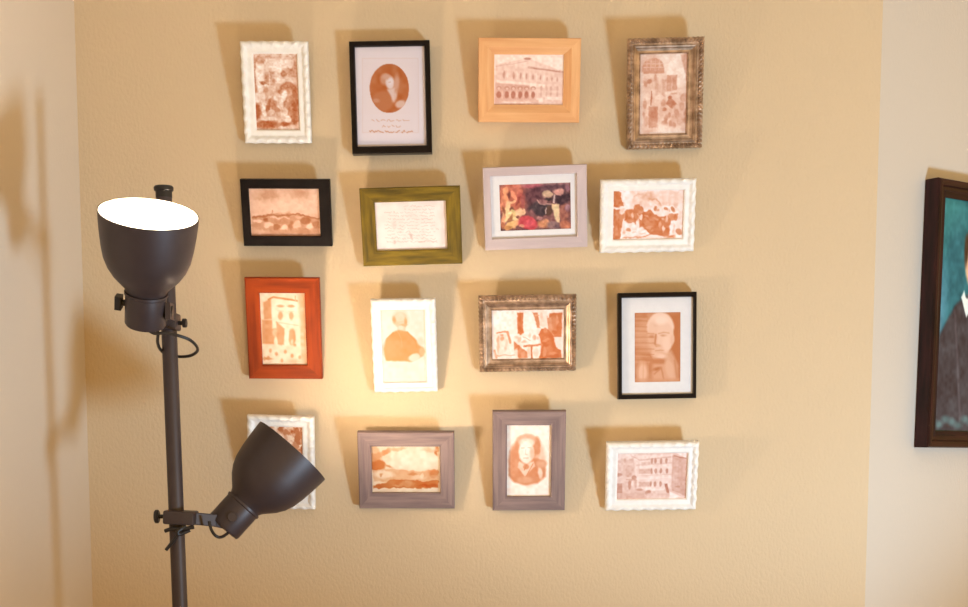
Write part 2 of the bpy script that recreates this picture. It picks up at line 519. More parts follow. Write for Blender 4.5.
def art_colour(a):                                  # many-figured painted scene
    W = lambda *v: v
    a.rect(90, 70, 760, 520, W(120, 70, 68), 5); a.rect(90, 75, 740, 110, W(172, 118, 112), 16); a.ell(400, 110, 120, 18, W(176, 82, 90), 16)
    a.ell(200, 230, 130, 170, W(190, 98, 74), 50); a.ell(420, 190, 110, 70, W(96, 52, 58), 30); a.ell(470, 310, 110, 60, W(58, 42, 48), 24); a.ell(660, 220, 90, 60, W(74, 44, 50), 24)
    a.ell(600, 130, 150, 40, W(100, 62, 68), 20)
    for x, y, rx, ry, c, t in ((155, 150, 24, 40, (236, 154, 110), 20), (150, 220, 22, 40, (240, 150, 106), -10), (205, 260, 48, 14, (246, 176, 130), -35), (235, 120, 30, 26, (196, 104, 84), 0),
                               (285, 160, 26, 32, (206, 110, 88), 10), (270, 210, 34, 44, (182, 84, 72), 0), (165, 300, 26, 60, (248, 190, 140), 5), (210, 320, 24, 22, (110, 62, 46), 0),
                               (150, 380, 34, 60, (244, 196, 140), 0), (220, 370, 40, 46, (226, 186, 124), 20), (285, 345, 44, 46, (250, 190, 146), 30), (210, 460, 60, 36, (246, 184, 120), -30),
                               (250, 440, 24, 60, (240, 170, 118), 20), (170, 490, 40, 22, (206, 134, 80), 0), (130, 430, 20, 70, (230, 150, 110), 0), (300, 290, 16, 30, (150, 70, 60), 0)):
        a.ell(x, y, rx, ry, c, 12, t)
    for x, y, rx, ry, c, t in ((120, 260, 14, 60, (222, 130, 96), 10), (190, 190, 16, 36, (120, 58, 50), 15), (225, 190, 18, 46, (224, 132, 100), -20), (255, 250, 16, 40, (160, 72, 60), 10), (180, 260, 20, 12, (252, 196, 150), 0),
                               (310, 230, 18, 50, (150, 70, 66), 0), (130, 330, 10, 40, (150, 82, 56), -10), (195, 400, 12, 36, (160, 96, 60), 25), (240, 400, 26, 18, (252, 206, 150), -20), (130, 470, 22, 30, (170, 92, 62), 0), (265, 385, 16, 12, (120, 64, 50), 0), (190, 350, 20, 14, (252, 210, 160), 0)):
        a.ell(x, y, rx, ry, c, 10, t)
    a.ell(355, 445, 88, 62, W(200, 68, 74), 18, 15); a.ell(370, 450, 40, 30, W(214, 84, 92), 24); a.ell(300, 470, 26, 20, W(230, 150, 120), 12)
    a.ell(535, 180, 46, 32, W(206, 164, 132), 14); a.ell(540, 230, 44, 14, W(52, 36, 38), 10); a.ell(635, 160, 44, 34, W(206, 140, 126), 14); a.line([(595, 190), (598, 260)], 14, W(214, 176, 164), 8)
    a.ell(490, 250, 40, 26, W(150, 96, 92), 14, 20); a.line([(430, 240), (480, 270), (570, 275)], 12, W(176, 128, 118), 8); a.ell(545, 330, 36, 44, W(84, 52, 40), 12); a.line([(520, 300), (520, 350)], 10, W(200, 170, 160), 7)
    a.poly([(575, 275), (650, 275), (650, 440), (615, 440)], W(238, 192, 146), 12); a.ell(615, 340, 22, 60, W(240, 204, 156), 14); a.ell(690, 350, 46, 80, W(158, 92, 76), 20); a.ell(725, 310, 24, 30, W(170, 120, 126), 14)
    a.ell(500, 450, 60, 40, W(216, 140, 98), 20); a.ell(590, 470, 60, 40, W(126, 90, 90), 18); a.ell(700, 460, 50, 40, W(200, 116, 86), 20); a.ell(460, 395, 26, 18, W(190, 128, 122), 10); a.ell(395, 350, 24, 30, W(146, 92, 90), 14)
    a.ell(720, 130, 20, 30, W(150, 96, 104), 12); a.mottle(34, .35, 41); a.mottle(16, .25, 42)


def art_assembly(a):                                # people gathered, strong dark shapes
    a.rect(230, 60, 800, 240, .2, 40); a.ell(420, 115, 70, 40, .38, 30); a.line([(250, 125), (300, 90), (420, 90)], 12, .35, 8); a.line([(430, 140), (500, 150), (545, 215)], 20, .5, 10)
    a.rect(40, 60, 115, 575, .85, 10); a.poly([(110, 120), (150, 200), (150, 250), (110, 240)], .85, 10); a.line([(40, 232), (140, 238)], 24, .05, 10); a.ell(130, 190, 24, 14, .9, 10)
    a.poly([(110, 265), (155, 300), (140, 500), (110, 570)], .8, 10)
    a.ell(230, 330, 80, 80, .78, 14); a.ell(315, 245, 52, 52, .8, 10); a.ell(340, 290, 30, 40, .65, 12); a.ell(130, 280, 26, 36, .2, 12); a.poly([(190, 300), (300, 290), (290, 400), (230, 400)], .78, 12)
    a.poly([(310, 300), (430, 255), (510, 320), (640, 330), (650, 400), (640, 540), (450, 530), (390, 480), (320, 450)], .88, 12)
    a.ell(440, 400, 60, 70, .8, 30); a.ell(335, 330, 22, 28, .15, 10); a.ell(585, 460, 18, 40, .25, 10, 10); a.ell(610, 400, 34, 60, .8, 12); a.ell(470, 480, 20, 12, .7, 8)
    a.poly([(155, 360), (220, 420), (295, 370), (305, 560), (120, 570), (140, 430)], .04, 12); a.ell(205, 465, 22, 20, .7, 12); a.ell(290, 460, 14, 60, .08, 8); a.ell(345, 460, 30, 18, .06, 10); a.ell(230, 385, 30, 20, .7, 10)
    for x, y, t in ((490, 245, -10), (605, 250, -35), (675, 250, 0)):
        a.ell(x, y, 46, 40, .06, 12); a.ell(x + 4, y, 18, 24, .75, 8, t)
    a.ell(560, 300, 70, 30, .08, 14); a.poly([(640, 310), (735, 300), (730, 385), (660, 380)], .72, 12); a.ell(680, 260, 22, 30, .72, 10); a.poly([(665, 390), (760, 380), (720, 565), (665, 560)], .06, 14); a.ell(640, 380, 18, 60, .8, 10)
    a.ell(755, 500, 36, 36, .62, 12); a.rect(735, 200, 790, 470, .14, 14); a.ell(640, 550, 60, 18, .75, 12); a.line([(150, 560), (390, 555), (450, 520)], 12, .6, 8); a.ell(530, 555, 90, 18, .08, 12); a.line([(795, 60), (795, 575)], 10, .4, 6)
    for x, y, rx, ry, k, t in ((180, 330, 16, 40, .95, 10), (255, 320, 14, 30, .3, 0), (215, 345, 20, 14, .95, 20), (275, 380, 10, 40, .9, 0), (400, 330, 24, 12, .6, 20), (500, 360, 30, 10, .62, 30), (430, 450, 40, 14, .65, -10), (545, 420, 16, 34, .6, 10),
                               (580, 360, 22, 12, .5, 0), (620, 350, 12, 30, .35, 0), (90, 320, 14, 50, .7, 0), (80, 480, 18, 60, .72, 0), (270, 500, 30, 12, .3, 10), (170, 500, 14, 24, .35, 0), (360, 520, 30, 10, .3, 0), (700, 340, 14, 26, .9, 0),
                               (450, 200, 30, 20, .1, 0), (350, 190, 26, 26, .3, 0), (590, 190, 30, 18, .3, 0), (720, 210, 20, 30, .3, 0), (690, 470, 12, 50, .3, 8), (520, 260, 12, 12, .5, 0), (640, 270, 10, 20, .4, 0)):
        a.ell(x, y, rx, ry, k, 10, t)
    a.mottle(26, .22, 13)


def art_house(a):                                   # white town house with arches
    a.poly([(30, 40), (360, 40), (375, 570), (40, 570)], .06, 4); a.poly([(300, 40), (365, 40), (375, 560), (320, 560), (325, 250)], .38, 20)
    a.poly([(55, 110), (110, 85), (120, 230), (60, 235)], .62, 12); a.poly([(45, 240), (150, 235), (205, 290), (205, 420), (45, 415)], .66, 14); a.line([(95, 90), (130, 70), (300, 95)], 14, .75, 8); a.line([(290, 60), (290, 100)], 8, .5, 6)
    a.poly([(120, 85), (300, 105), (310, 300), (120, 300)], .02, 12)
    for x in (180, 260):
        a.ell(x, 135, 26, 10, .6, 8); a.ell(x, 205, 17, 30, .48, 10); a.line([(x - 20, 170), (x + 20, 172)], 6, .2, 5)
    a.line([(150, 255), (200, 260), (310, 275)], 10, .25, 8); a.poly([(150, 250), (210, 300), (190, 430), (150, 380)], .62, 12); a.ell(140, 330, 20, 30, .4, 14); a.ell(145, 400, 14, 40, .1, 8)
    a.ell(180, 360, 24, 60, .6, 10); a.ell(265, 360, 26, 62, .62, 10); a.ell(265, 400, 10, 24, .3, 8); a.line([(225, 280), (228, 440)], 20, .04, 8); a.line([(310, 300), (315, 440)], 22, .06, 10); a.ell(285, 430, 12, 20, .7, 8)
    a.rect(45, 425, 330, 560, .12, 20)
    for x, y in ((105, 465), (148, 488), (190, 535), (90, 520), (265, 500), (215, 470), (320, 510), (60, 525)):
        a.ell(x, y, 11, 15, .6, 9)
    a.ell(85, 525, 34, 9, .7, 8); a.ell(290, 540, 50, 20, .3, 16); a.mottle(26, .22, 17)


def art_bust(a):                                    # orange half-length figure, pale head
    a.rect(28, 20, 362, 580, .1, 3); a.rect(36, 26, 354, 568, .0, 3)
    a.ell(180, 90, 62, 62, .2, 30); a.rect(155, 120, 215, 200, .3, 14); a.ell(178, 98, 52, 60, .34, 12); a.ell(172, 76, 38, 34, .2, 16); a.ell(128, 95, 12, 24, .7, 14); a.ell(216, 115, 10, 30, .75, 10); a.ell(200, 135, 26, 8, .6, 8); a.ell(180, 155, 22, 16, .12, 8); a.line([(165, 110), (195, 105)], 4, .4, 5)
    a.poly([(60, 250), (120, 190), (160, 175), (230, 185), (290, 240), (330, 300), (360, 340), (345, 375), (260, 420), (160, 415), (60, 410), (45, 330)], .82, 14)
    a.ell(120, 320, 70, 80, .74, 40); a.line([(150, 180), (180, 230), (185, 300)], 6, .5, 8, .5); a.ell(280, 385, 46, 28, .12, 12, -20); a.ell(340, 340, 22, 36, .55, 12); a.line([(230, 190), (290, 260), (300, 310)], 8, 1.0, 8, .7); a.line([(70, 240), (120, 195)], 8, 1., 8, .6)
    a.ell(330, 260, 24, 30, .2, 24); a.mottle(30, .12, 19)


def art_room(a):                                    # figures at a table by tall curtains
    a.rect(45, 50, 800, 550, .06, 4); a.ell(150, 170, 100, 120, .03, 40); a.rect(310, 75, 375, 290, .85, 10); a.ell(340, 260, 22, 50, .9, 10); a.rect(375, 60, 510, 300, .02, 14)
    a.poly([(470, 75), (520, 75), (545, 240), (510, 230)], .75, 10); a.line([(490, 100), (620, 120)], 12, .6, 8); a.rect(535, 60, 620, 230, .1, 12); a.ell(575, 180, 34, 50, .16, 12)
    a.rect(640, 80, 770, 330, .86, 10); a.ell(690, 200, 30, 90, .74, 20); a.poly([(620, 130), (660, 130), (690, 330), (630, 260)], .62, 12)
    a.poly([(560, 245), (630, 250), (680, 330), (720, 450), (770, 470), (770, 550), (540, 550), (560, 400), (530, 300)], .9, 12); a.ell(575, 300, 40, 50, .85, 12); a.ell(700, 400, 26, 60, .95, 10, -20)
    a.poly([(690, 340), (770, 330), (765, 450), (715, 440)], .1, 12); a.ell(640, 470, 40, 50, .78, 16)
    a.line([(100, 285), (140, 275), (210, 275), (240, 385)], 18, .72, 10); a.line([(210, 275), (235, 390)], 26, .65, 10); a.ell(115, 360, 22, 40, .5, 12); a.poly([(130, 300), (190, 300), (250, 540), (90, 540)], .14, 14); a.ell(150, 345, 18, 24, .5, 12); a.ell(160, 450, 50, 70, .12, 20)
    a.ell(330, 370, 80, 60, .1, 20); a.ell(440, 350, 90, 60, .02, 20); a.poly([(270, 370), (340, 430), (420, 490), (420, 550), (330, 550), (270, 450)], .74, 12); a.line([(380, 425), (560, 410)], 22, .72, 8); a.line([(462, 420), (462, 550)], 20, .82, 8)
    a.ell(430, 490, 20, 50, .25, 10); a.ell(505, 490, 24, 46, .2, 12); a.ell(485, 335, 18, 24, .4, 12); a.line([(370, 330), (440, 360)], 8, .45, 6); a.line([(70, 470), (90, 540)], 22, .55, 12); a.line([(80, 515), (290, 520)], 12, .5, 8); a.ell(400, 425, 16, 10, .9, 7)
    for x, y, rx, ry, k, t in ((600, 260, 16, 30, .65, 0), (610, 360, 40, 14, .7, -20), (590, 480, 20, 50, .7, 0), (680, 500, 50, 14, .7, 0), (720, 150, 14, 50, .65, 0), (690, 280, 30, 20, .92, 0), (340, 130, 10, 50, .95, 0), (560, 110, 16, 30, .3, 0),
                               (330, 350, 20, 30, .35, 20), (380, 380, 26, 12, .4, 0), (300, 330, 18, 12, .3, 0), (440, 310, 14, 30, .2, 0), (520, 340, 12, 20, .3, 0), (310, 440, 20, 30, .9, 30), (370, 510, 24, 30, .6, 0), (110, 430, 14, 60, .4, 0), (190, 420, 14, 60, .3, 10), (145, 310, 16, 10, .6, 0)):
        a.ell(x, y, rx, ry, k, 10, t)
    a.ell(300, 490, 20, 40, .15, 14); a.mottle(26, .15, 27)


def art_face(a):                                    # large bald face out of a hatched ground
    a.rect(88, 100, 366, 520, .72, 3); a.mottle(30, .2, 31, ((a.X > 88) & (a.X < 366) & (a.Y > 100) & (a.Y < 520)) * 1.)
    a.rect(290, 110, 364, 510, .92, 30); a.ell(165, 240, 70, 90, .55, 40)
    a.ell(245, 190, 80, 88, .14, 12); a.ell(250, 250, 74, 100, .22, 12); a.ell(240, 340, 50, 48, .3, 16); a.ell(314, 265, 14, 28, .3, 8, 10); a.poly([(205, 370), (310, 330), (350, 420), (350, 510), (200, 510)], .5, 20)
    a.ell(195, 260, 26, 70, .42, 24); a.ell(200, 190, 30, 40, .25, 24); a.ell(215, 165, 14, 22, .32, 12)
    a.line([(165, 226), (205, 230)], 7, .62, 8); a.line([(235, 228), (265, 221), (295, 226)], 7, .55, 8); a.ell(192, 245, 15, 7, .7, 7); a.ell(265, 240, 19, 7, .6, 7); a.line([(218, 235), (212, 290), (222, 302)], 10, .78, 8); a.ell(230, 300, 16, 8, .5, 8)
    a.line([(216, 331), (240, 329), (266, 330)], 6, .62, 7); a.ell(241, 340, 20, 5, .38, 8); a.ell(250, 365, 30, 14, .2, 12); a.ell(235, 395, 60, 16, .8, 14); a.ell(245, 150, 40, 24, .06, 20); a.ell(280, 290, 22, 50, .16, 18)
    a.ell(225, 440, 24, 10, .9, 12, -15); a.line([(210, 470), (250, 435), (265, 500)], 8, .75, 8); a.ell(300, 440, 24, 70, .4, 16, -12); a.line([(330, 390), (345, 500)], 12, .7, 10); a.ell(140, 460, 30, 60, .34, 22)
    for i, y in enumerate((125, 150, 185, 212, 248, 282, 318, 350, 383)):
        a.line([(92, y), (205 if y > 230 else 165, y + 3)], 5, .85, 5, .6)
        a.line([(92, y + 14), (180 if y > 230 else 160, y + 16)], 6, .4, 6, .4)
    for x in (115, 145, 175):
        a.line([(x, 400), (x - 3, 510)], 6, .6, 6, .5)
    a.rect(88, 496, 366, 520, .6, 10, .5)


def art_hidden(a):                                  # crowded figures, mostly behind the lamp shade
    a.mottle(60, .5, 50); a.mottle(30, .9, 51); a.mottle(14, .4, 52)
    a.ell(190, 100, 20, 20, .9, 8); a.ell(250, 140, 40, 30, .75, 12); a.ell(300, 190, 40, 20, .1, 10, 40); a.ell(360, 200, 30, 90, .85, 14); a.ell(340, 260, 34, 30, .65, 12); a.ell(275, 205, 16, 24, .15, 9)
    a.ell(120, 300, 70, 90, .6, 20); a.ell(200, 420, 60, 90, .3, 20); a.ell(330, 420, 50, 90, .8, 20); a.ell(90, 480, 60, 40, .8, 20); a.ell(60, 150, 30, 60, .5, 16); a.ell(260, 330, 26, 50, .1, 12)
    a.rect(396, 90, 412, 580, .85, 6)


def art_sea(a):                                     # glowing coastal landscape
    a.rect(40, 50, 800, 320, .1, 30); a.ell(480, 210, 300, 110, .0, 80); a.ell(95, 190, 80, 90, .62, 30); a.ell(110, 270, 90, 60, .9, 20); a.ell(70, 90, 50, 40, .4, 20); a.ell(200, 120, 60, 26, .6, 16, -25); a.ell(340, 85, 90, 18, .4, 14, -8); a.ell(210, 200, 60, 34, .14, 24)
    a.ell(240, 275, 50, 12, .6, 12, 15); a.ell(765, 100, 20, 50, .85, 14); a.ell(690, 95, 80, 20, .3, 20); a.poly([(60, 330), (280, 300), (450, 320), (620, 330), (790, 300), (800, 430), (60, 450)], .42, 16)
    a.ell(180, 370, 110, 40, .1, 24); a.ell(150, 380, 16, 20, .6, 10); a.ell(330, 340, 30, 24, .45, 12); a.ell(500, 360, 50, 16, .7, 10); a.ell(560, 400, 70, 24, .22, 14); a.ell(610, 380, 18, 26, .1, 10); a.ell(740, 350, 60, 44, .8, 20); a.ell(735, 395, 30, 20, .6, 14)
    a.poly([(60, 500), (180, 460), (280, 425), (500, 430), (620, 440), (800, 430), (800, 515), (60, 525)], .9, 12); a.ell(430, 470, 80, 34, .62, 20); a.ell(300, 460, 60, 20, .85, 12); a.ell(330, 490, 40, 12, .6, 10); a.ell(680, 490, 110, 18, 1.15, 14); a.ell(120, 505, 60, 14, 1.0, 10)
    a.rect(40, 522, 810, 570, .08, 8); a.mottle(40, .16, 61); a.rect(795, 50, 815, 560, .15, 6)


def art_vignette(a):                                # engraved half-length figure fading into paper
    a.ell(195, 310, 140, 185, .3, 30); a.ell(190, 230, 100, 120, .5, 20); a.poly([(60, 330), (130, 290), (270, 290), (330, 330), (330, 430), (270, 480), (180, 495), (90, 470), (50, 420)], .82, 18); a.ell(95, 320, 44, 120, .72, 20)
    a.ell(255, 200, 34, 70, .75, 14, 8); a.ell(118, 240, 18, 70, .72, 14); a.ell(270, 235, 20, 24, .8, 12); a.ell(185, 150, 70, 36, .5, 16); a.ell(188, 175, 56, 34, .16, 14); a.ell(185, 245, 56, 86, .03, 14); a.ell(170, 230, 30, 60, .0, 16)
    a.ell(228, 250, 16, 40, .35, 14); a.line([(150, 215), (172, 212)], 5, .45, 6); a.line([(195, 212), (220, 212)], 5, .45, 6); a.line([(182, 225), (178, 262), (192, 264)], 5, .35, 6); a.line([(165, 290), (200, 288)], 6, .5, 6)
    a.poly([(130, 310), (180, 345), (240, 310), (250, 350), (175, 430), (120, 360)], .28, 12); a.ell(183, 355, 22, 20, .8, 10); a.line([(185, 340), (170, 380)], 7, .9, 6); a.ell(290, 400, 16, 46, .2, 12, -10); a.ell(300, 330, 40, 30, .62, 14); a.ell(170, 455, 60, 26, .62, 14); a.line([(235, 330), (190, 420)], 6, .85, 6)
    a.mottle(22, .14, 71)


def art_street(a):                                  # square with three-storey house rows
    a.rect(60, 40, 880, 580, .3, 4); a.poly([(60, 50), (300, 60), (240, 90), (60, 180)], .16, 20); a.ell(110, 140, 40, 30, .3, 14); a.ell(215, 140, 40, 30, .42, 16); a.ell(150, 130, 14, 26, .5, 10)
    a.poly([(250, 80), (700, 60), (695, 460), (300, 470)], .16, 10); a.line([(230, 85), (320, 130), (680, 95)], 14, .4, 8); a.line([(290, 185), (690, 165)], 16, .32, 8)
    for y, xs in ((140, (465, 505, 570, 630)), (255, (465, 510, 570, 640)), (405, (460, 510, 570))):
        for i, x in enumerate(xs):
            a.ell(x, y, 15, 32, .72, 9)
    for y in (255, 405):
        a.rect(320, y - 25, 450, y + 28, .45, 14)
    a.line([(300, 345), (690, 325)], 14, .1, 8); a.line([(300, 310), (690, 295)], 8, .35, 6); a.rect(340, 150, 450, 190, .35, 12)
    a.poly([(700, 80), (740, 75), (860, 115), (880, 560), (820, 530), (705, 480)], .52, 10); a.line([(720, 85), (860, 115)], 12, .85, 8); a.ell(790, 330, 50, 150, .5, 40); a.ell(735, 330, 26, 70, .42, 16); a.line([(760, 150), (760, 460)], 8, .4, 8); a.line([(868, 50), (868, 570)], 10, .6, 8); a.poly([(740, 50), (865, 50), (860, 108)], .06, 8); a.ell(770, 440, 30, 12, .7, 8)
    a.ell(210, 240, 50, 50, .45, 14); a.ell(200, 290, 40, 36, .5, 12); a.ell(265, 330, 30, 26, .72, 10); a.ell(215, 410, 18, 60, .72, 10); a.line([(180, 350), (290, 360)], 16, .6, 8); a.ell(285, 400, 12, 60, .5, 8); a.ell(250, 400, 14, 40, .15, 8); a.ell(95, 295, 34, 24, .62, 12)
    a.rect(60, 395, 130, 510, .68, 12); a.ell(120, 345, 40, 36, .26, 14); a.poly([(615, 400), (650, 400), (680, 510), (650, 525)], .92, 8); a.ell(430, 505, 34, 34, .72, 10); a.rect(360, 450, 620, 480, .08, 10); a.ell(560, 530, 140, 30, .32, 14); a.ell(330, 470, 40, 16, .6, 10)
    a.poly([(680, 490), (820, 560), (680, 580)], .05, 12); a.rect(60, 510, 400, 580, .45, 20); a.ell(160, 555, 100, 18, .5, 12); a.mottle(24, .22, 81)


def art_sitter(a):                                  # painted half-length portrait on teal ground
    W = lambda *v: v
    a.rect(0, 0, 1300, 1300, W(38, 104, 106), 4); a.ell(120, 120, 220, 240, W(56, 126, 124), 120); a.ell(300, 420, 160, 300, W(38, 98, 106), 120); a.ell(760, 260, 240, 300, W(34, 88, 92), 120); a.ell(90, 620, 120, 260, W(74, 128, 142), 90)
    a.ell(70, 900, 80, 300, W(110, 116, 122), 60); a.poly([(60, 1300), (140, 760), (300, 590), (430, 520), (600, 520), (740, 590), (900, 780), (970, 1300)], W(66, 56, 60), 24)
    a.poly([(420, 540), (510, 720), (600, 540)], W(235, 232, 222), 14); a.poly([(400, 500), (470, 620), (440, 650), (370, 540)], W(232, 232, 224), 12); a.poly([(620, 500), (550, 620), (580, 650), (650, 540)], W(232, 232, 224), 12); a.poly([(490, 610), (530, 610), (545, 800), (475, 800)], W(112, 52, 50), 10)
    a.rect(455, 440, 565, 560, W(206, 150, 116), 20); a.ell(510, 340, 110, 150, W(222, 166, 130), 20); a.ell(510, 220, 120, 70, W(78, 54, 40), 26); a.ell(405, 280, 22, 80, W(78, 54, 40), 16); a.ell(615, 280, 22, 80, W(78, 54, 40), 16)
    a.ell(468, 330, 20, 9, W(70, 46, 38), 8); a.ell(552, 330, 20, 9, W(70, 46, 38), 8); a.line([(510, 340), (504, 396), (518, 398)], 10, W(184, 122, 92), 8); a.line([(470, 435), (550, 435)], 12, W(170, 86, 76), 8)
    a.line([(300, 620), (360, 900), (420, 1250)], 20, W(86, 74, 78), 20); a.line([(720, 620), (660, 900), (610, 1250)], 20, W(52, 44, 48), 20)
    for i in range(14):
        a.ell(30 + i * 74, 1230 + (i % 3) * 16, 44, 20, W(88, 104, 104), 22)
    a.mottle(60, .22, 91); a.mottle(24, .16, 92)


# ------------------------------------------------------------------ picture frames
def fit(quad, lean, t, yoff=.0015):
    """size, place and roll of a leaning rectangle whose front shows the given outline"""
    a = math.radians(lean)
    ey, ez = Vector((0, math.cos(a), math.sin(a))), Vector((0, -math.sin(a), math.cos(a)))
    base = at(sum(p[0] for p in quad) / 4, (quad[2][1] + quad[3][1]) / 2, 0)
    base.y = -yoff
    for _ in range(12):
        p0 = base - ey * t
        Q = [on_plane(*p, p0, ey) for p in quad]
        L = [((q - p0).x, (q - p0).dot(ez)) for q in Q]
        base = base + ez * ((L[2][1] + L[3][1]) / 2)
        base = Vector((base.x + sum(l[0] for l in L) / 4, -yoff, base.z + base.y * 0))
    p0 = base - ey * t
    L = [((q - p0).x, (q - p0).dot(ez)) for q in (on_plane(*p, p0, ey) for p in quad)]
    w = (math.dist(L[0], L[1]) + math.dist(L[2], L[3])) / 2
    h = (math.dist(L[0], L[3]) + math.dist(L[1], L[2])) / 2
    r = ((L[1][1] - L[0][1]) + (L[2][1] - L[3][1])) / 2 / w * .5 + ((L[3][0] - L[0][0]) + (L[2][0] - L[1][0])) / 2 / h * .5
    cx, cz = sum(l[0] for l in L) / 4, sum(l[1] for l in L) / 4
    R = Matrix.Rotation(a, 3, 'X') @ Matrix.Rotation(-r, 3, 'Y')
    cen = p0 + Vector((cx, 0, 0)) + ez * cz
    loc = cen + R @ Vector((0, t, -h / 2))
    return loc, R, w, h


def sweep(name, w, h, ins, prof, mats, parent, n=(1, 1), mod=None):
    """mitred moulding; prof = (inset 0..1, y); ins = opening inset left, right, top, bottom; mod(s_metres, k, length) -> (d_inset_m, dy)"""
    bm = bmesh.new()
    l, r, t, b = ins
    N = len(prof)

    def corner(i, d, e):
        return [(-w / 2 + d * l + e, d * b + e), (w / 2 - d * r - e, d * b + e), (w / 2 - d * r - e, h - d * t - e), (-w / 2 + d * l + e, h - d * t - e)][i]
    for side in range(4):
        ns = n[0] if side in (0, 2) else n[1]
        ln = w if side in (0, 2) else h
        rows = []
        for j in range(ns + 1):
            s = j / ns
            row = []
            for k, (d, y) in enumerate(prof):
                e, dy = mod(s * ln, k, ln) if mod else (0, 0)
                A, B = corner(side, d, e), corner((side + 1) % 4, d, e)
                row.append(bm.verts.new((A[0] + (B[0] - A[0]) * s, y + dy, A[1] + (B[1] - A[1]) * s)))
            rows.append(row)
        for a, c in zip(rows, rows[1:]):
            for k in range(N):
                f = bm.faces.new((a[k], c[k], c[(k + 1) % N], a[(k + 1) % N]))
                f.material_index = 0 if side in (0, 2) or not isinstance(mats, tuple) else 1
    bmesh.ops.remove_doubles(bm, verts=bm.verts, dist=1e-6)
    bmesh.ops.recalc_face_normals(bm, faces=bm.faces)
    return obj(name, bm, mats, parent)


def ring(bm, x0, x1, z0, z1, ox0, ox1, oz0, oz1, yf, yb):
    """flat card with a rectangular hole"""
    V = {}
    for nm, (a, b, c, d) in (('o', (x0, x1, z0, z1)), ('i', (ox0, ox1, oz0, oz1))):
        for y in (yf, yb):
            V[nm, y] = [bm.verts.new((x, y, z)) for x, z in ((a, c), (b, c), (b, d), (a, d))]
    for i in range(4):
        j = (i + 1) % 4
        bm.faces.new((V['o', yf][i], V['o', yf][j], V['i', yf][j], V['i', yf][i]))
        bm.faces.new((V['o', yb][j], V['o', yb][i], V['i', yb][i], V['i', yb][j]))
        bm.faces.new((V['i', yf][i], V['i', yf][j], V['i', yb][j], V['i', yb][i]))
        bm.faces.new((V['o', yf][j], V['o', yf][i], V['o', yb][i], V['o', yb][j]))


def paint(name, x0, x1, z0, z1, y, fn, quad, light, dark, base, parent, res=.0011, gain=1.0, warp=1.0):
    nx, nz = max(8, int((x1 - x0) / res)), max(8, int((z1 - z0) / res))
    u, v = np.meshgrid(np.linspace(0, 1, nx + 1), np.linspace(0, 1, nz + 1))     # v from the top
    (ax, ay), (bx, by), (cx, cy), (dx, dy) = quad
    X = (ax * (1 - u) + bx * u) * (1 - v) + (dx * (1 - u) + cx * u) * v
    Y = (ay * (1 - u) + by * u) * (1 - v) + (dy * (1 - u) + cy * u) * v
    wd = abs(bx - ax)
    wx = vnoise(X + 900, Y + 40, wd * .07, 101) * .055 + vnoise(X + 70, Y + 500, wd * .028, 102) * .03
    wy = vnoise(X + 300, Y + 800, wd * .07, 103) * .055 + vnoise(X + 10, Y + 210, wd * .028, 104) * .03
    X, Y = X + wx * wd * warp, Y + wy * wd * warp
    a = Art(X, Y, light, dark, base)
    fn(a)
    C = np.clip(a.C, 8, 255) / 255.
    C = np.where(C <= .04045, C / 12.92, ((C + .055) / 1.055) ** 2.4) / np.array(ILL)
    C = np.clip(C * gain, .004, .92)
    me = bpy.data.meshes.new(name)
    P = np.stack([x0 + (x1 - x0) * u, np.full(u.shape, y), z1 + (z0 - z1) * v], -1).reshape(-1, 3)
    idx = np.arange((nx + 1) * (nz + 1)).reshape(nz + 1, nx + 1)
    F = np.stack([idx[:-1, :-1], idx[1:, :-1], idx[1:, 1:], idx[:-1, 1:]], -1).reshape(-1, 4)
    me.from_pydata(P.tolist(), [], F.tolist())
    at_ = me.color_attributes.new('ink', 'FLOAT_COLOR', 'POINT')
    rgba = np.concatenate([C.reshape(-1, 3), np.ones((len(P), 1))], 1).astype(np.float32).ravel()
    at_.data.foreach_set('color', rgba)
    me.materials.append(ART)
    o = bpy.data.objects.new(name, me)
    COL.objects.link(o)
    o.parent = parent
    return o


def crop(region, size, quad):
    s = (region[2] - region[0]) / size
    return [(region[0] + x * s, region[1] + y * s) for x, y in quad]


WHITE_P = [(0, 0), (0, -.013), (.10, -.017), (.25, -.0185), (.42, -.0165), (.52, -.013), (.60, -.0135), (.78, -.0125), (.88, -.0135), (1, -.011), (1, -.004), (.9, 0)]
FLAT_P = [(0, 0), (0, -.0165), (.05, -.018), (.93, -.018), (1, -.0165), (1, -.004), (.9, 0)]
BEVEL_P = [(0, 0), (0, -.020), (.04, -.0215), (.55, -.0215), (.6, -.0205), (1, -.013), (1, -.004), (.9, 0)]
THIN_P = [(0, 0), (0, -.0225), (.15, -.0245), (.75, -.0245), (.9, -.0225), (1, -.018), (1, -.006), (.9, 0)]
GOLD_P = [(0, 0), (0, -.014), (.06, -.0185), (.16, -.021), (.28, -.0195), (.33, -.0165), (.42, -.0165), (.52, -.0185), (.60, -.0175), (.66, -.0145), (.80, -.0125), (.90, -.0125), (.95, -.0137), (1, -.012), (1, -.004), (.92, 0)]


def mod_white(ph):
    def f(s, k, ln):
        e = min(s, ln - s)
        g = min(1, e / .008)
        lam = ln / round(ln / .022)
        c = math.cos(2 * PI * s / lam + ph * 0)
        c2 = math.sin(4 * PI * s / lam + 1)
        if k in (1, 2):
            return (-.0004 - .0005 * c) * g, -.0010 * c * g
        if k in (3, 4):
            return .0, (-.0016 * c - .001 * c2) * g * (1 if k == 3 else -.8)
        if k == 5:
            return .0010 * c * g, .0
        return 0, 0
    return f


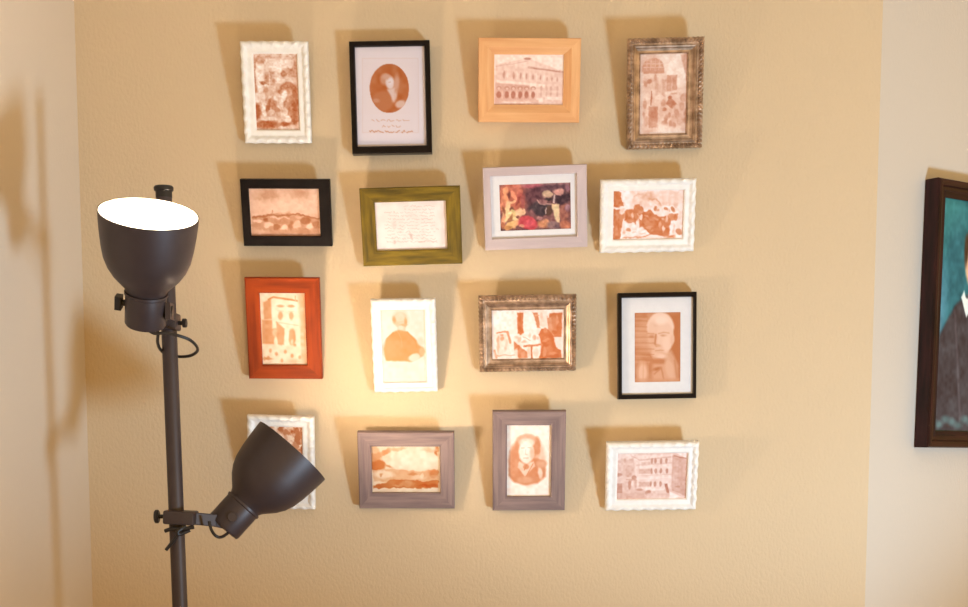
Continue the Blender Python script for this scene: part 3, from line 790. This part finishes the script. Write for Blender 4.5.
def mod_rope(s, k, ln):
    if k in (1, 2, 3, 4, 5):
        c = math.sin(2 * PI * (s / .0085 + k * .22))
        return (.0005 * c if k == 1 else 0), -.0016 * c * (1.0 if k in (2, 3, 4) else .4)
    if k in (12,):
        return 0, -.0006 * math.sin(2 * PI * s / .004)
    return 0, 0


CATALOG = []


def picture(label, kind, outer, opening, art, region, size, quad, light=LT, dark=DK, base=0.0, lean=12, mat_card=False, strut=True, gain=1.0, warp=1.0):
    t = {'white': .0185, 'flat': .018, 'bevel': .0215, 'thin': .0245, 'gold': .021}[kind[0]]
    rec = {'white': .0085, 'flat': .011, 'bevel': .010, 'thin': .016, 'gold': .0095}[kind[0]]
    loc, R, w, h = fit(outer, lean, t)
    root = thing('picture_frame', label, 'picture frame', loc, R.to_euler(), 'framed pictures on the back wall')
    ex, ey, ez = R @ Vector((1, 0, 0)), R @ Vector((0, 1, 0)), R @ Vector((0, 0, 1))

    def local(q, y):
        p0 = loc + ey * y
        L = [(on_plane(*p, p0, ey) - p0) for p in q]
        L = [(v.dot(ex), v.dot(ez)) for v in L]
        return (L[0][0] + L[3][0]) / 2, (L[1][0] + L[2][0]) / 2, (L[2][1] + L[3][1]) / 2, (L[0][1] + L[1][1]) / 2
    pq = crop(region, size, quad)
    yp = -rec
    if mat_card:
        o0, o1, p0_, p1_ = local(opening, -t * .85)
        x0, x1, z0, z1 = local(pq, yp + .0012)
    else:
        o0, o1, p0_, p1_ = local(pq, -t * .75)
        x0, x1, z0, z1 = o0, o1, p0_, p1_
    ins = (o0 + w / 2, w / 2 - o1, h - p1_, p0_)
    prof = {'white': WHITE_P, 'flat': FLAT_P, 'bevel': BEVEL_P, 'thin': THIN_P, 'gold': GOLD_P}[kind[0]]
    mats = M[kind[1]]
    if kind[0] == 'white':
        mo = sweep('moulding', w, h, ins, prof, mats, root, (int(w / .0016), int(h / .0016)), mod_white(0))
        for p in mo.data.polygons:
            p.use_smooth = True
    elif kind[0] == 'gold':
        sweep('moulding', w, h, ins, prof, mats, root, (int(w / .0012), int(h / .0012)), mod_rope)
    else:
        sweep('moulding', w, h, ins, prof, mats, root)
    e = .002
    if mat_card:
        bm = bmesh.new()
        ring(bm, o0 - e, o1 + e, p0_ - e, p1_ + e, x0, x1, z0, z1, yp, yp + .0012)
        obj('mat_card', bm, M['whitemat'], root)
        paint('print', x0 - .001, x1 + .001, z0 - .001, z1 + .001, yp + .0014, art, quad, light, dark, base, root, gain=gain, warp=warp)
    else:
        # print slides a little under the lip: parallax between lip and sheet is kept
        paint('print', x0 - .0006, x1 + .0006, z0 - .0006, z1 + .0006, yp, art, quad, light, dark, base, root, gain=gain, warp=warp)
    bm = bmesh.new(); box(bm, o0 - .004, o1 + .004, yp + .0022, -.0004, p0_ - .004, p1_ + .004)
    obj('backing_board', bm, M['board'], root)
    if strut:
        # fold-out strut holding the frame off the wall
        zt = h * .80
        p = Vector((0, .0, zt))
        pw = loc + R @ p
        gap = -pw.y - .001
        if gap > .004:
            end = R.transposed() @ (Vector((pw.x, -.001, pw.z - .012)) - loc)
            bm = bmesh.new()
            boxbar(bm, (0, -.0002, zt - .035), end, .014, .0015, (0, 1, 0))
            bmesh.ops.recalc_face_normals(bm, faces=bm.faces)
            obj('easel_strut', bm, M['board'], root)
    err = 0
    for (sx, sz), p in zip(((-1, 1), (1, 1), (1, 0), (-1, 0)), outer):
        q = proj(loc + R @ Vector((sx * w / 2, -t, sz * h)))
        err = max(err, math.hypot(q[0] - p[0], q[1] - p[1]))
    print('frame %-40s w %.3f h %.3f err %.2f' % (label[:40], w, h, err))
    return root


# top row
picture('white carved upright frame with a sepia crowd under an arch, top row far left', ('white', 'white'),
        [(239.7, 41.6), (307.6, 40.7), (310.7, 143.1), (244.3, 143.1)], None, art_crowd, (250, 50, 302, 135), 371, [(30, 26), (335, 26), (350, 570), (35, 570)], base=.35, lean=12, warp=.35)
picture('thin black upright frame with an oval sepia portrait above lines of script', ('thin', 'black'),
        [(348.8, 41.1), (429.8, 39.8), (431.6, 152), (352.3, 154.2)], None, art_oval, (354, 45, 428, 148), 436, [(5, 12), (415, 6), (425, 590), (22, 598)],
        light=(224, 203, 204), dark=(172, 86, 38), lean=2.2, warp=.08)
picture('light pine landscape frame with a faded print of a long arcaded palace', ('bevel', 'pine'),
        [(478.6, 37.7), (581, 37.9), (579.6, 122.9), (477.7, 122)], None, art_palace, (490, 50, 570, 110), 809, [(40, 45), (740, 45), (750, 555), (45, 555)],
        light=(246, 216, 200), dark=(176, 104, 82), base=.05, lean=12, gain=1.12, warp=.12)
picture('antique gold rope-edged upright frame with a street scene, top right', ('gold', 'bronze'),
        [(628, 38.4), (704.5, 36), (703, 148.4), (627.3, 149.1)], None, art_square, (635, 48, 697, 138), 418, [(38, 38), (350, 38), (352, 575), (35, 585)],
        light=(246, 214, 196), dark=(184, 100, 66), base=.25, lean=12, warp=.3)
# second row
picture('wide flat black landscape frame with a sepia hill town', ('flat', 'blackmatte'),
        [(240.2, 179.9), (329.6, 179.2), (331.7, 245.8), (243.3, 246.7)], None, art_hill, (247, 186, 323, 240), 854, [(28, 30), (810, 28), (825, 560), (40, 565)],
        light=(246, 200, 174), dark=(158, 82, 40), base=.25, lean=16, warp=.6)
picture('olive green landscape frame with a faded handwritten page', ('flat', 'olive'),
        [(359, 188.8), (459.8, 185.5), (462.4, 264), (363.6, 266)], None, art_letter, (372, 197, 450, 254), 831, [(28, 58), (785, 38), (805, 545), (55, 580)],
        light=(244, 216, 204), dark=(168, 128, 118), lean=13, warp=.4)
picture('lilac grey landscape frame with a white mat around a colourful crowded painting', ('flat', 'lilac'),
        [(483, 168), (586.7, 164), (587.5, 246.3), (484.7, 251)], crop((470, 155, 600, 260), 752, [(118, 122), (612, 108), (622, 470), (126, 482)]), art_colour, (490, 175, 580, 240), 840,
        [(88, 90), (748, 72), (758, 500), (98, 522)], light=(210, 150, 130), dark=(80, 46, 46), base=(120, 70, 68), lean=13, mat_card=True, warp=.5, gain=.92)
picture('white carved landscape frame with a sepia gathering of people in bold dark patches', ('white', 'white'),
        [(600.7, 180.2), (695.8, 179), (694.7, 252.4), (600, 252.4)], None, art_assembly, (610, 186, 688, 242), 845, [(38, 55), (800, 48), (792, 575), (38, 580)],
        light=(250, 224, 214), dark=(196, 96, 42), base=.05, lean=16, warp=.5)
# third row
picture('orange red stained upright frame with a white town house print', ('flat', 'red'),
        [(244.9, 277.8), (319.2, 277.8), (321.8, 378.6), (248.4, 379.2)], None, art_house, (256, 288, 310, 370), 400, [(28, 38), (362, 35), (378, 565), (48, 572)],
        light=(255, 228, 198), dark=(206, 112, 52), base=.06, lean=12, gain=.84, warp=.15)
picture('white carved upright frame with a single orange-robed half-length figure', ('white', 'white'),
        [(369.8, 299.8), (435.6, 298.6), (437.2, 391.8), (374.5, 392.8)], None, art_bust, (378, 308, 430, 386), 405, [(25, 18), (365, 12), (376, 580), (36, 582)],
        light=(254, 232, 214), dark=(238, 134, 62), lean=12, gain=.66, warp=.2)
picture('antique gold landscape frame with figures at a table by curtains', ('gold', 'bronze'),
        [(478, 296.4), (576.6, 295.6), (576.3, 371.6), (480, 372.6)], None, art_room, (488, 306, 570, 364), 858, [(40, 48), (795, 42), (800, 555), (45, 560)],
        light=(254, 230, 216), dark=(196, 92, 38), lean=14, warp=.28, gain=.92)
picture('thin black upright frame with white mat and large bald sepia face', ('thin', 'black'),
        [(618.3, 293.3), (697.4, 291.2), (696, 397.9), (618.3, 399.6)], crop((605, 280, 710, 410), 490, [(82, 85), (412, 77), (410, 530), (78, 534)]), art_face, (620, 296, 694, 396), 449,
        [(88, 102), (366, 98), (366, 520), (90, 522)], light=(246, 206, 184), dark=(180, 96, 48), base=.0, lean=2.2, mat_card=True, warp=.15)
# bottom row
picture('white carved upright frame half hidden behind the lower lamp shade', ('white', 'white'),
        [(247.4, 416.7), (314.8, 417.5), (313.6, 509.2), (248.5, 509.2)], None, art_hidden, (262, 420, 316, 480), 546, [(0, 70), (412, 75), (405, 790), (0, 790)],
        light=(250, 216, 190), dark=(176, 88, 40), base=.4, lean=14)
picture('mauve grey landscape frame with a glowing coastal view, just right of the lamp shade', ('flat', 'mauve'),
        [(359, 432.9), (453, 432.4), (455.8, 508.2), (357.6, 509)], None, art_sea, (368, 442, 446, 496), 877, [(40, 48), (808, 45), (815, 568), (45, 568)],
        light=(255, 226, 196), dark=(198, 98, 34), base=.08, lean=14, gain=.76, warp=.5)
picture('mauve grey upright frame with an engraved bust portrait fading into paper', ('flat', 'mauve'),
        [(492.8, 411.5), (566, 411.3), (565, 510.3), (492.3, 510.7)], None, art_vignette, (502, 420, 556, 500), 410, [(38, 40), (372, 36), (370, 578), (38, 578)],
        light=(252, 224, 204), dark=(196, 104, 56), lean=12, warp=.18)
picture('white carved landscape frame with a faint town square, bottom right', ('white', 'white'),
        [(606.1, 443.6), (699.2, 443.6), (696.3, 510.8), (606.1, 510.8)], None, art_street, (612, 450, 692, 502), 934, [(62, 45), (878, 42), (872, 578), (66, 582)],
        light=(250, 220, 206), dark=(182, 106, 78), base=.3, lean=18, warp=.15)

# ------------------------------------------------------------------ painting on the angled wall
DP = .036
pt = on_plane(927.3, 181, W0 + WN * .002, WN)
pb = on_plane(914.3, 448.5, W0 + WN * .002, WN)
st, sb = (pt - W0).dot(WD), (pb - W0).dot(WD)
hP = pt.z - pb.z
wP = .34
roll = math.atan2(st - sb, hP)
Rp = Matrix((WD, -WN, Vector((0, 0, 1)))).transposed() @ Matrix.Rotation(roll * .6, 3, 'Y')
locp = pb + WD * (wP / 2) + WN * .0
print('painting s', st, sb, 'h', hP)
root = thing('painting', 'dark mahogany framed portrait of a person in dark coat on teal, cut by right edge', 'painting', locp, Rp.to_euler())
PP = [(0, 0), (0, -.030), (.06, -.035), (.2, -.036), (.38, -.033), (.45, -.029), (.62, -.029), (.72, -.0305), (.82, -.0275), (1, -.022), (1, -.006), (.9, 0)]
IW = .034
sweep('moulding', wP, hP, (IW, IW, IW, IW), PP, M['mahogany'], root)
bm = bmesh.new(); box(bm, -wP / 2 + IW * .8, wP / 2 - IW * .8, -.017, -.001, IW * .8, hP - IW * .8)
obj('backing_board', bm, M['board'], root)
paint('canvas', -wP / 2 + IW - .001, wP / 2 - IW + .001, IW - .001, hP - IW + .001, -.0185, art_sitter, [(115, 0), (1115, 0), (1115, 1300), (115, 1300)], (120, 150, 150), (30, 40, 44), (52, 128, 128), root, .0016, warp=.1)

# ------------------------------------------------------------------ floor lamp
YPO = -.42                                           # depth of the pole in front of the wall
top = at(163.6, 188, YPO)
low = at(180, 607, YPO)
d = (top - low).normalized()
foot = low + d * ((.028 - low.z) / d.z)
lamp = thing('floor_lamp', 'dark grey two-headed floor lamp, upper shade lit, in front of the left corner', 'floor lamp', (foot.x, foot.y, 0))
LO = Vector((foot.x, foot.y, 0))


def lobj(name, bm, m, parent=None, smooth=True, ang=35):
    bmesh.ops.translate(bm, verts=bm.verts, vec=-LO)
    bmesh.ops.recalc_face_normals(bm, faces=bm.faces)
    o = obj(name, bm, m, parent or lamp)
    if smooth:
        for p in o.data.polygons:
            p.use_smooth = True
        o.data.set_sharp_from_angle(angle=math.radians(ang))
    return o


bm = bmesh.new()
lathe(bm, [(0, .135), (.004, .138), (.016, .138), (.022, .133), (.024, .03), (.032, .02), (.034, .013)], LO, (0, 0, 1), 64)
lobj('base', bm, M['lamp'])
RPO = .0128
bm = bmesh.new(); cyl(bm, foot, top - d * .004, RPO, 32)
lobj('pole', bm, M['lamp'])
bm = bmesh.new()
lathe(bm, [(0, RPO + .0006), (.010, RPO + .0006), (.012, .0158), (.0165, .0162), (.019, .0145)], top - d * .016, d, 32)
lobj('pole_cap', bm, M['lampblack'])


def pole_at(py):
    a = (py - 188) / (607 - 188)
    p = at(163.6 + 16.4 * a, py, YPO)
    return top + d * (p - top).dot(d)




def shade_prof():
    """outer outline: distance behind the rim, radius"""
    return [(0, 1.0), (.10, .995), (.4, .968), (.7, .93), (.95, .88), (1.15, .80), (1.32, .69), (1.46, .56), (1.56, .465), (1.63, .425), (1.68, .41)]


def head(rim, ax, SR):
    ax = Vector(ax).normalized()
    # shade: outer and inner wall, open at the rim
    prof = shade_prof()
    bm = bmesh.new()
    u, v, w = basis(-ax)
    n = 72
    th = .0018
    outer, inner = [], []
    for t_, r_ in prof:
        outer.append([bm.verts.new(rim + w * t_ * SR + (u * math.cos(2 * PI * k / n) + v * math.sin(2 * PI * k / n)) * r_ * SR) for k in range(n)])
        inner.append([bm.verts.new(rim + w * (t_ * SR - (.0012 if t_ > .5 else 0)) + (u * math.cos(2 * PI * k / n) + v * math.sin(2 * PI * k / n)) * (r_ * SR - th)) for k in range(n)])
    def skin(A, B, mi):
        for k in range(n):
            bm.faces.new((A[k], A[(k + 1) % n], B[(k + 1) % n], B[k])).material_index = mi
    for a, b in zip(outer, outer[1:]):
        skin(a, b, 0)
    for a, b in zip(inner, inner[1:]):
        skin(a, b, 1)
    skin(outer[0], inner[0], 0)
    bm.faces.new(outer[-1]).material_index = 0
    bm.faces.new(inner[-1]).material_index = 1
    sh = lobj('lamp_shade', bm, (M['lamp'], M['shade_in']))
    # socket housing behind the shade
    e = rim - ax * 1.68 * SR
    bm = bmesh.new()
    lathe(bm, [(-.001, .0335), (.003, .0335), (.005, .0318), (.050, .0318), (.0535, .0300), (.0545, .018)], e, -ax, 48)
    so = lobj('lamp_socket', bm, M['lamp'])
    return sh, so, e, ax


# --- upper head
AXU = Vector((.165, -.44, .93)).normalized()
rimU = at(148.5, 213.5, -.60)
shU, soU, eU, _ = head(rimU, AXU, .0752)
pU = pole_at(322)
cU = eU - AXU * .026
# yoke from the clamp to the socket
bm = bmesh.new()
boxbar(bm, pU + Vector((0, .018, 0)), pU + Vector((0, -.024, 0)), .0165, .014)
bevel_all(bm, .003)
clU = lobj('pole_clamp', bm, M['lamp'])
bm = bmesh.new()
kx = pU + Vector((.0165, -.004, -.002))
cyl(bm, kx, kx + Vector((.008, 0, 0)), .0035, 12)
cyl(bm, kx + Vector((.007, 0, 0)), kx + Vector((.014, 0, 0)), .0075, 16, .001)
lobj('clamp_screw', bm, M['lampblack'], clU)
side = Vector((1, 0, 0))
side = (side - AXU * side.dot(AXU)).normalized()
q1 = cU + side * .0335
bm = bmesh.new()
boxbar(bm, pU + Vector((-.004, -.022, .0)), q1 + Vector((.004, .012, 0)), .0045, .011)
boxbar(bm, q1 + Vector((.004, .016, 0)), q1 + Vector((.004, -.014, 0)), .004, .013)
lobj('arm', bm, M['lamp'])
bm = bmesh.new()
cyl(bm, q1 - side * .002, q1 + side * .009, .0105, 20, .001)
lobj('hinge_knob', bm, M['lampblack'], soU)
bm = bmesh.new()
q2 = cU - side * .030 + AXU * .004
cyl(bm, q2, q2 - side * .008, .005, 16)
u_, v_, w_ = basis(side)
boxbar(bm, q2 - side * .007, q2 - side * .017, .008, .011, AXU)
lobj('switch_knob', bm, M['lampblack'], soU)
# bulb
GLOW_U = emit_mat('lit_bulb', (1.0, .80, .56), 80)
GLOW_L = emit_mat('lit_bulb_low', (1.0, .785, .57), 205)


def bulb(rim, ax, m, depth=.062):
    c = rim - ax * depth
    bm = bmesh.new()
    lathe(bm, [(-.060, .013), (-.045, .013), (-.032, .018), (-.018, .0265), (0, .030), (.014, .0265), (.024, .0175), (.0295, .006), (.030, .001)], c, ax, 32)
    return lobj('light_bulb', bm, m)


bulb(rimU, AXU, GLOW_U)
# cable loop
bm = bmesh.new()
yf, yb = YPO - .055, YPO + .025
tube(bm, [at(148, 330, -.54), at(155, 333.5, -.52), at(166, 333, -.50), at(178, 335.5, yf), at(190, 340, YPO - .04), at(197, 347, YPO - .02), at(196.5, 352, YPO), at(189, 356, YPO + .015),
          at(177, 356.5, yb), at(166, 354, yb), at(160, 349, YPO - .01), at(157.6, 342, YPO - .045), at(158, 334, -.50), at(157, 329, -.50)], .0026)
lobj('cable', bm, M['lampblack'])

# --- lower head
AXL = Vector((.665, .20, .745)).normalized()
YLO = -.345
rimL = at(292.5, 451, YLO)
shL, soL, eL, _ = head(rimL, AXL, .0745)
bulb(rimL, AXL, GLOW_L, .043)
pL = pole_at(517)
cL = eL - AXL * .030
bm = bmesh.new()
boxbar(bm, pL + Vector((-.018, -.002, .001)), pL + Vector((.034, -.002, -.002)), .021, .0115)
bevel_all(bm, .003)
clL = lobj('pole_clamp', bm, M['lamp'])
bm = bmesh.new()
k0 = pL + Vector((-.018, -.002, .001))
cyl(bm, k0, k0 - Vector((.013, 0, 0)), .0035, 12)
cyl(bm, k0 - Vector((.011, 0, 0)), k0 - Vector((.018, 0, 0)), .0115, 20, .0015)
lobj('clamp_screw', bm, M['lampblack'], clL)
toCam = (CAM - cL).normalized()
sd = (toCam - AXL * toCam.dot(AXL)).normalized()
q = cL + sd * .0335
bm = bmesh.new()
ya = pL.y + .02
boxbar(bm, pL + Vector((.026, -.002, -.002)), at(216, 520.5, ya), .0050, .0105)
boxbar(bm, at(213, 520, ya), at(232, 524.5, cL.y - .012), .0050, .0105)
bevel_all(bm, .0012, 1)
lobj('arm', bm, M['lamp'])
bm = bmesh.new()
cyl(bm, q - sd * .004, q + sd * .0015, .0085, 24, .0008)
lobj('hinge_knob', bm, M['lamp'], soL)
bm = bmesh.new()
yc = (YPO + YLO) / 2 - .05
tube(bm, [at(209, 521, yc), at(211.5, 530, yc), at(216, 536, yc), at(221.5, 537, yc + .01), at(228, 533, yc + .03), at(232, 528, yc + .05)], .0026)
lobj('cable', bm, M['lampblack'])
bm = bmesh.new()
tube(bm, [at(165, 531, YPO - .02), at(172, 529, YPO - .022), at(182, 529, YPO - .022), at(194, 527, YPO - .02)], .0034)
tube(bm, [at(186, 526, YPO - .02), at(178, 531, YPO - .025), at(180, 534, YPO - .022), at(190, 530, YPO - .018)], .0034)
tube(bm, [at(181, 531, YPO - .024), at(174, 540, YPO - .022), at(166, 550, YPO - .02)], .0028)
lobj('cable_tie', bm, M['lampblack'])

# ------------------------------------------------------------------ light
w = bpy.data.worlds.new('room_light')
SC.world = w
w.use_nodes = True
bg = w.node_tree.nodes['Background']
bg.inputs['Color'].default_value = (1.0, .60, .155, 1)
bg.inputs['Strength'].default_value = 1.13

ld = bpy.data.lights.new('low_daylight', 'SPOT')
ld.energy = 248
ld.color = (.55, .78, 1.0)
ld.shadow_soft_size = .19
ld.spot_size = math.radians(90)
ld.spot_blend = .42
lo_ = bpy.data.objects.new('low_daylight', ld)
COL.objects.link(lo_)
lo_.location = (1.6, -2.0, .3)
EL, AZ = math.radians(55.2), math.atan2(2.0, -1.6)
lo_.rotation_euler = Vector((math.cos(EL) * math.cos(AZ), math.cos(EL) * math.sin(AZ), math.sin(EL))).to_track_quat('-Z', 'Y').to_euler()

SC.view_settings.view_transform = 'Standard'
SC.view_settings.look = 'None'
SC.view_settings.gamma = 1
SC.view_settings.use_curve_mapping = False
SC.view_settings.exposure = 0
SC.cycles.use_denoising = True
SC.cycles.max_bounces = 8
SC.cycles.diffuse_bounces = 5
SC.cycles.caustics_reflective = False
SC.cycles.caustics_refractive = False
